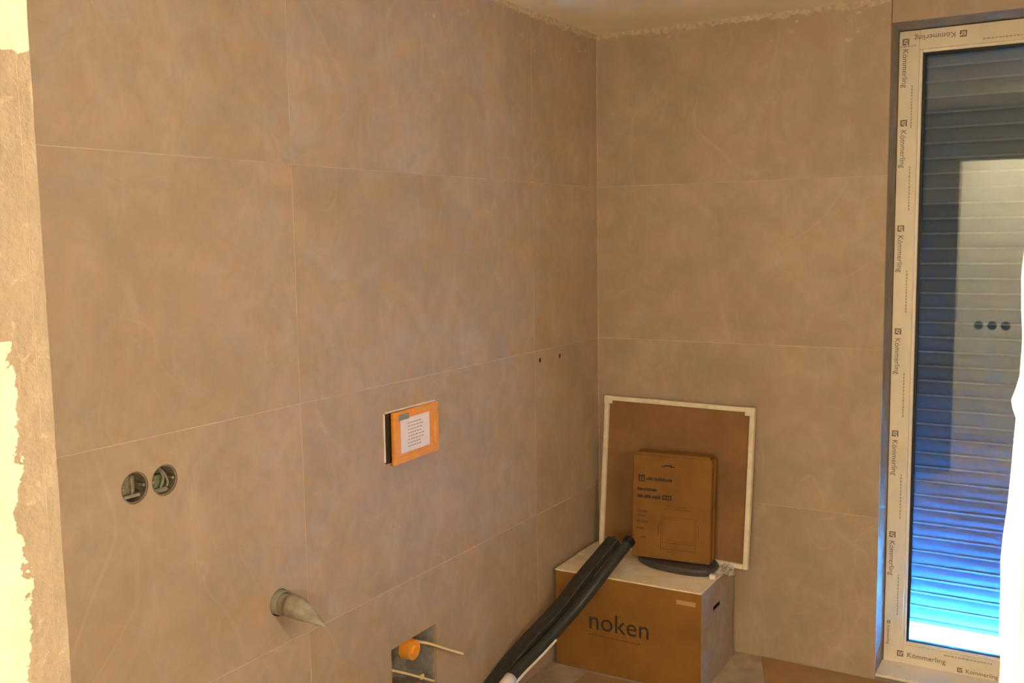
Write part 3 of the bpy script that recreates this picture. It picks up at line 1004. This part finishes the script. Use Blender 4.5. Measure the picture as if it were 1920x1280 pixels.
# basin drain stub
dp = thing('drain_pipe_stub', 'grey drain pipe stub with a pinched wrapped end sticking out of the wall', 'pipe', (0, PIPE[0], PIPE[1]))
y, z = PIPE
part_of(from_bm('pipe_body', ring_bm((-0.085, y + .004, z), (0.062, y + .004, z - 0.006), 0.0265, 0.023), MT['grey_pvc'], None, True), dp)
part_of(from_bm('pipe_socket', ring_bm((-0.060, y + .004, z), (0.012, y + .004, z - 0.001), 0.0315, 0.0265), MT['grey_pvc'], None, True), dp)
cs, ss = [], []
RP = 0.0285
for i in range(11):
    t_ = i / 10
    u_ = max(0.0, (t_ - 0.28) / 0.72)
    r_ = RP * (1 - 0.93 * u_)
    cs.append(Vector((0.028 + 0.112 * t_, y + 0.004 + 0.004 * u_, z - 0.003 - 0.010 * t_ - (RP - r_) * 0.95)))
    sec = []
    for k in range(20):
        a = 2 * math.pi * k / 20
        q = r_ * (1 + 0.07 * math.sin(5 * a + i * 0.9) * min(1, u_ * 2 + 0.2))
        sec.append((q * math.cos(a) * (1 + 0.35 * u_), q * math.sin(a)))
    ss.append(sec)
bm = bmesh.new(); add_loft(bm, cs, ss)
part_of(from_bm('wrapped_end', bm, MT['grey_wrap'], None, True), dp)

# service opening with orange plug and cable ties
so_ = thing('service_opening', 'square grey service opening low in the left wall with an orange plug', 'wall opening', (-0.12, -1.284, 0.26))
def SO(o): return part_of(o, so_)
bm = bmesh.new()
e = 0.0008
add_box(bm, (-0.128, OPEN_Y0 + e, OPEN_Z0 + e), (-0.118, OPEN_Y1 - e, OPEN_Z1 - e))
add_box(bm, (-0.118, OPEN_Y0 + e, OPEN_Z0 + e), (-0.012, OPEN_Y0 + 0.005, OPEN_Z1 - e))
add_box(bm, (-0.118, OPEN_Y1 - 0.005, OPEN_Z0 + e), (-0.012, OPEN_Y1 - e, OPEN_Z1 - e))
add_box(bm, (-0.118, OPEN_Y0 + .005, OPEN_Z1 - 0.005), (-0.012, OPEN_Y1 - .005, OPEN_Z1 - e))
add_box(bm, (-0.118, OPEN_Y0 + .005, OPEN_Z0 + e), (-0.012, OPEN_Y1 - .005, OPEN_Z0 + .005))
SO(from_bm('lining', bm, MT['recess']))
py, pz = -1.292, 0.381
SO(from_bm('plug_pipe', cyl_bm((-0.117, py, pz), (-0.030, py, pz), 0.030, n=24), MT['grey_pvc'], None, False))
plug = SO(from_bm('orange_plug', cyl_bm((-0.030, py, pz), (0.004, py, pz), 0.033, 0.030, n=24), MT['orange'], None, False))
sub(from_bm('plug_grip', cyl_bm((0.004, py, pz), (0.012, py, pz), 0.016, 0.013, n=16), MT['orange'], None, False), plug)
SO(from_bm('waste_pipe', cyl_bm((-0.117, -1.245, 0.200), (-0.030, -1.245, 0.200), 0.048, n=28), MT['grey_pvc'], None, False))
SO(from_bm('orange_plug', cyl_bm((-0.030, -1.245, 0.200), (0.000, -1.245, 0.200), 0.050, 0.046, n=28), MT['orange'], None, False))
def tie(pts, w=0.0045, name='cable_tie'):
    p_ = smooth_path(pts, 5)
    bm = bmesh.new(); add_loft(bm, p_, [rect(w, 0.0030, 0.0006)] * len(p_))
    return SO(from_bm(name, bm, MT['tie']))
tie([(-0.03, -1.268, 0.395), (0.002, -1.222, 0.376), (0.022, -1.155, 0.337), (0.040, -1.087, 0.298)], 0.0055)
strap = tie([(0.001, -1.394, 0.357), (0.004, -1.345, 0.330), (0.004, -1.270, 0.287), (0.001, -1.196, 0.244)], 0.0055)
sub(box('tie_head', (0.004, -1.268, 0.278), (0.011, -1.254, 0.292), MT['tie'], None, 0.001), strap)

# fixing holes with dark plugs
for k, (y, z) in enumerate(HOLES):
    lab = ('small dark fixing hole, the one further from the room corner', 'small dark fixing hole, the one nearer the room corner')[k]
    o = from_bm('wall_plug', ring_bm((-0.055, y, z), (-0.002, y, z), 0.0092, 0.0062, 16), MT['dark'])
    tag(o, lab, 'wall plug', 'fixing holes near the corner')

# sockets in the hall wall (mirrored in the glass)
for k, x in enumerate((0.945, 1.040, 1.135)):
    lab = ('open dark socket box in hall wall, seen mirrored, nearest the camera side', 'open dark socket box in hall wall, seen mirrored, middle of three', 'open dark socket box in hall wall, seen mirrored, furthest from the frame edge')[2 - k]
    t = thing('hall_socket_box', lab, 'socket box', (x, HALL_Y - 0.045, 0.862), 'hall sockets mirrored in the glass')
    part_of(from_bm('box_shell', ring_bm((x, HALL_Y - 0.0445, 0.862), (x, HALL_Y + 0.001, 0.862), 0.034, 0.030), MT['dark']), t)
    part_of(from_bm('box_base', cyl_bm((x, HALL_Y - 0.0445, 0.862), (x, HALL_Y - 0.040, 0.862), 0.031), MT['dark']), t)

# ---------------------------------------------------------------- lamps added out of view in hall and bathroom
cl = thing('added_ceiling_light', 'square warm ceiling panel lamp added unseen in the hall behind the camera', 'lamp', (1.2, -3.86, H))  # unseen panel, added to brighten the hall
part_of(box('lamp_frame', (0.88, -4.18, H - 0.030), (1.52, -3.54, H), MT['white'], None, 0.003), cl)
part_of(box('diffuser', (0.90, -4.16, H - 0.034), (1.50, -3.56, H - 0.029), emitter('added_panel_light', LAMP_COLOUR, ADDED_CEILING_LAMP)), cl)
def added_work_light(lx, ly, lz, target, strength, label, hw=0.18, hh=0.12):  # unseen tripod lamps, added to throw light through the doorway
    t = thing('added_work_light', label, 'lamp', (lx, ly, 0), 'added work lights in the hall')
    for k in range(3):
        a = 2 * math.pi * k / 3 + 0.4
        part_of(from_bm('leg', cyl_bm((lx + 0.24 * math.cos(a), ly + 0.16 * math.sin(a), 0.01), (lx, ly, 0.62), 0.011, n=10), MT['metal']), t)
    part_of(from_bm('pole', cyl_bm((lx, ly, 0.30), (lx, ly, lz - hh - 0.02), 0.014, n=12), MT['metal']), t)
    aim = (Vector(target) - Vector((lx, ly, lz))); aim.z = 0; aim.normalize()
    fm = frame_mtx((lx, ly, lz), (-aim.y, aim.x, 0), (0, 0, 1))
    sg = 1 if (fm.to_3x3() @ Vector((0, 0, 1))).dot(aim) > 0 else -1
    for nm, lo, hi, mt, bev in (('lamp_housing', (-hw - .02, -hh - .02, -0.05), (hw + .02, hh + .02, 0.03), MT['metal'], 0.008),
                                ('lamp_face', (-hw, -hh, 0.030), (hw, hh, 0.034), emitter('added_flood_light', LAMP_COLOUR, strength), 0)):
        part_of(box(nm, (lo[0], lo[1], lo[2] * sg), (hi[0], hi[1], hi[2] * sg), mt, None, bev, fm), t)
added_work_light(2.75, -4.10, 0.85, (0.9, -2.7, 0.85), ADDED_FLOOD_LAMP, 'warm floodlight on a black tripod added unseen further down the hall')
added_work_light(1.68, -4.22, 1.30, (1.2, 0.0, 1.3), ADDED_FLOOD_LAMP_NEAR, 'warm floodlight on a black tripod added unseen, facing the doorway from the hall wall')
bx_, by_, bz_ = 2.10, -2.15, 1.45
bl = thing('added_pendant_lamp', 'round warm paper globe lamp hanging on a cord, added unseen to light the bathroom', 'lamp', (bx_, by_, H))  # unseen globe, added to raise the bathroom's light level
part_of(from_bm('ceiling_rose', cyl_bm((bx_, by_, H - 0.03), (bx_, by_, H), 0.05, n=20), MT['white']), bl)
part_of(from_bm('cord', cyl_bm((bx_, by_, bz_ + 0.12), (bx_, by_, H - 0.03), 0.004, n=8), MT['metal']), bl)
bm = bmesh.new()
bmesh.ops.create_uvsphere(bm, u_segments=24, v_segments=14, radius=0.13, matrix=Matrix.Translation((bx_, by_, bz_)))
part_of(from_bm('globe_shade', bm, emitter('added_globe_light', BATH_COLOUR, ADDED_BATH_LAMP), None, True), bl)
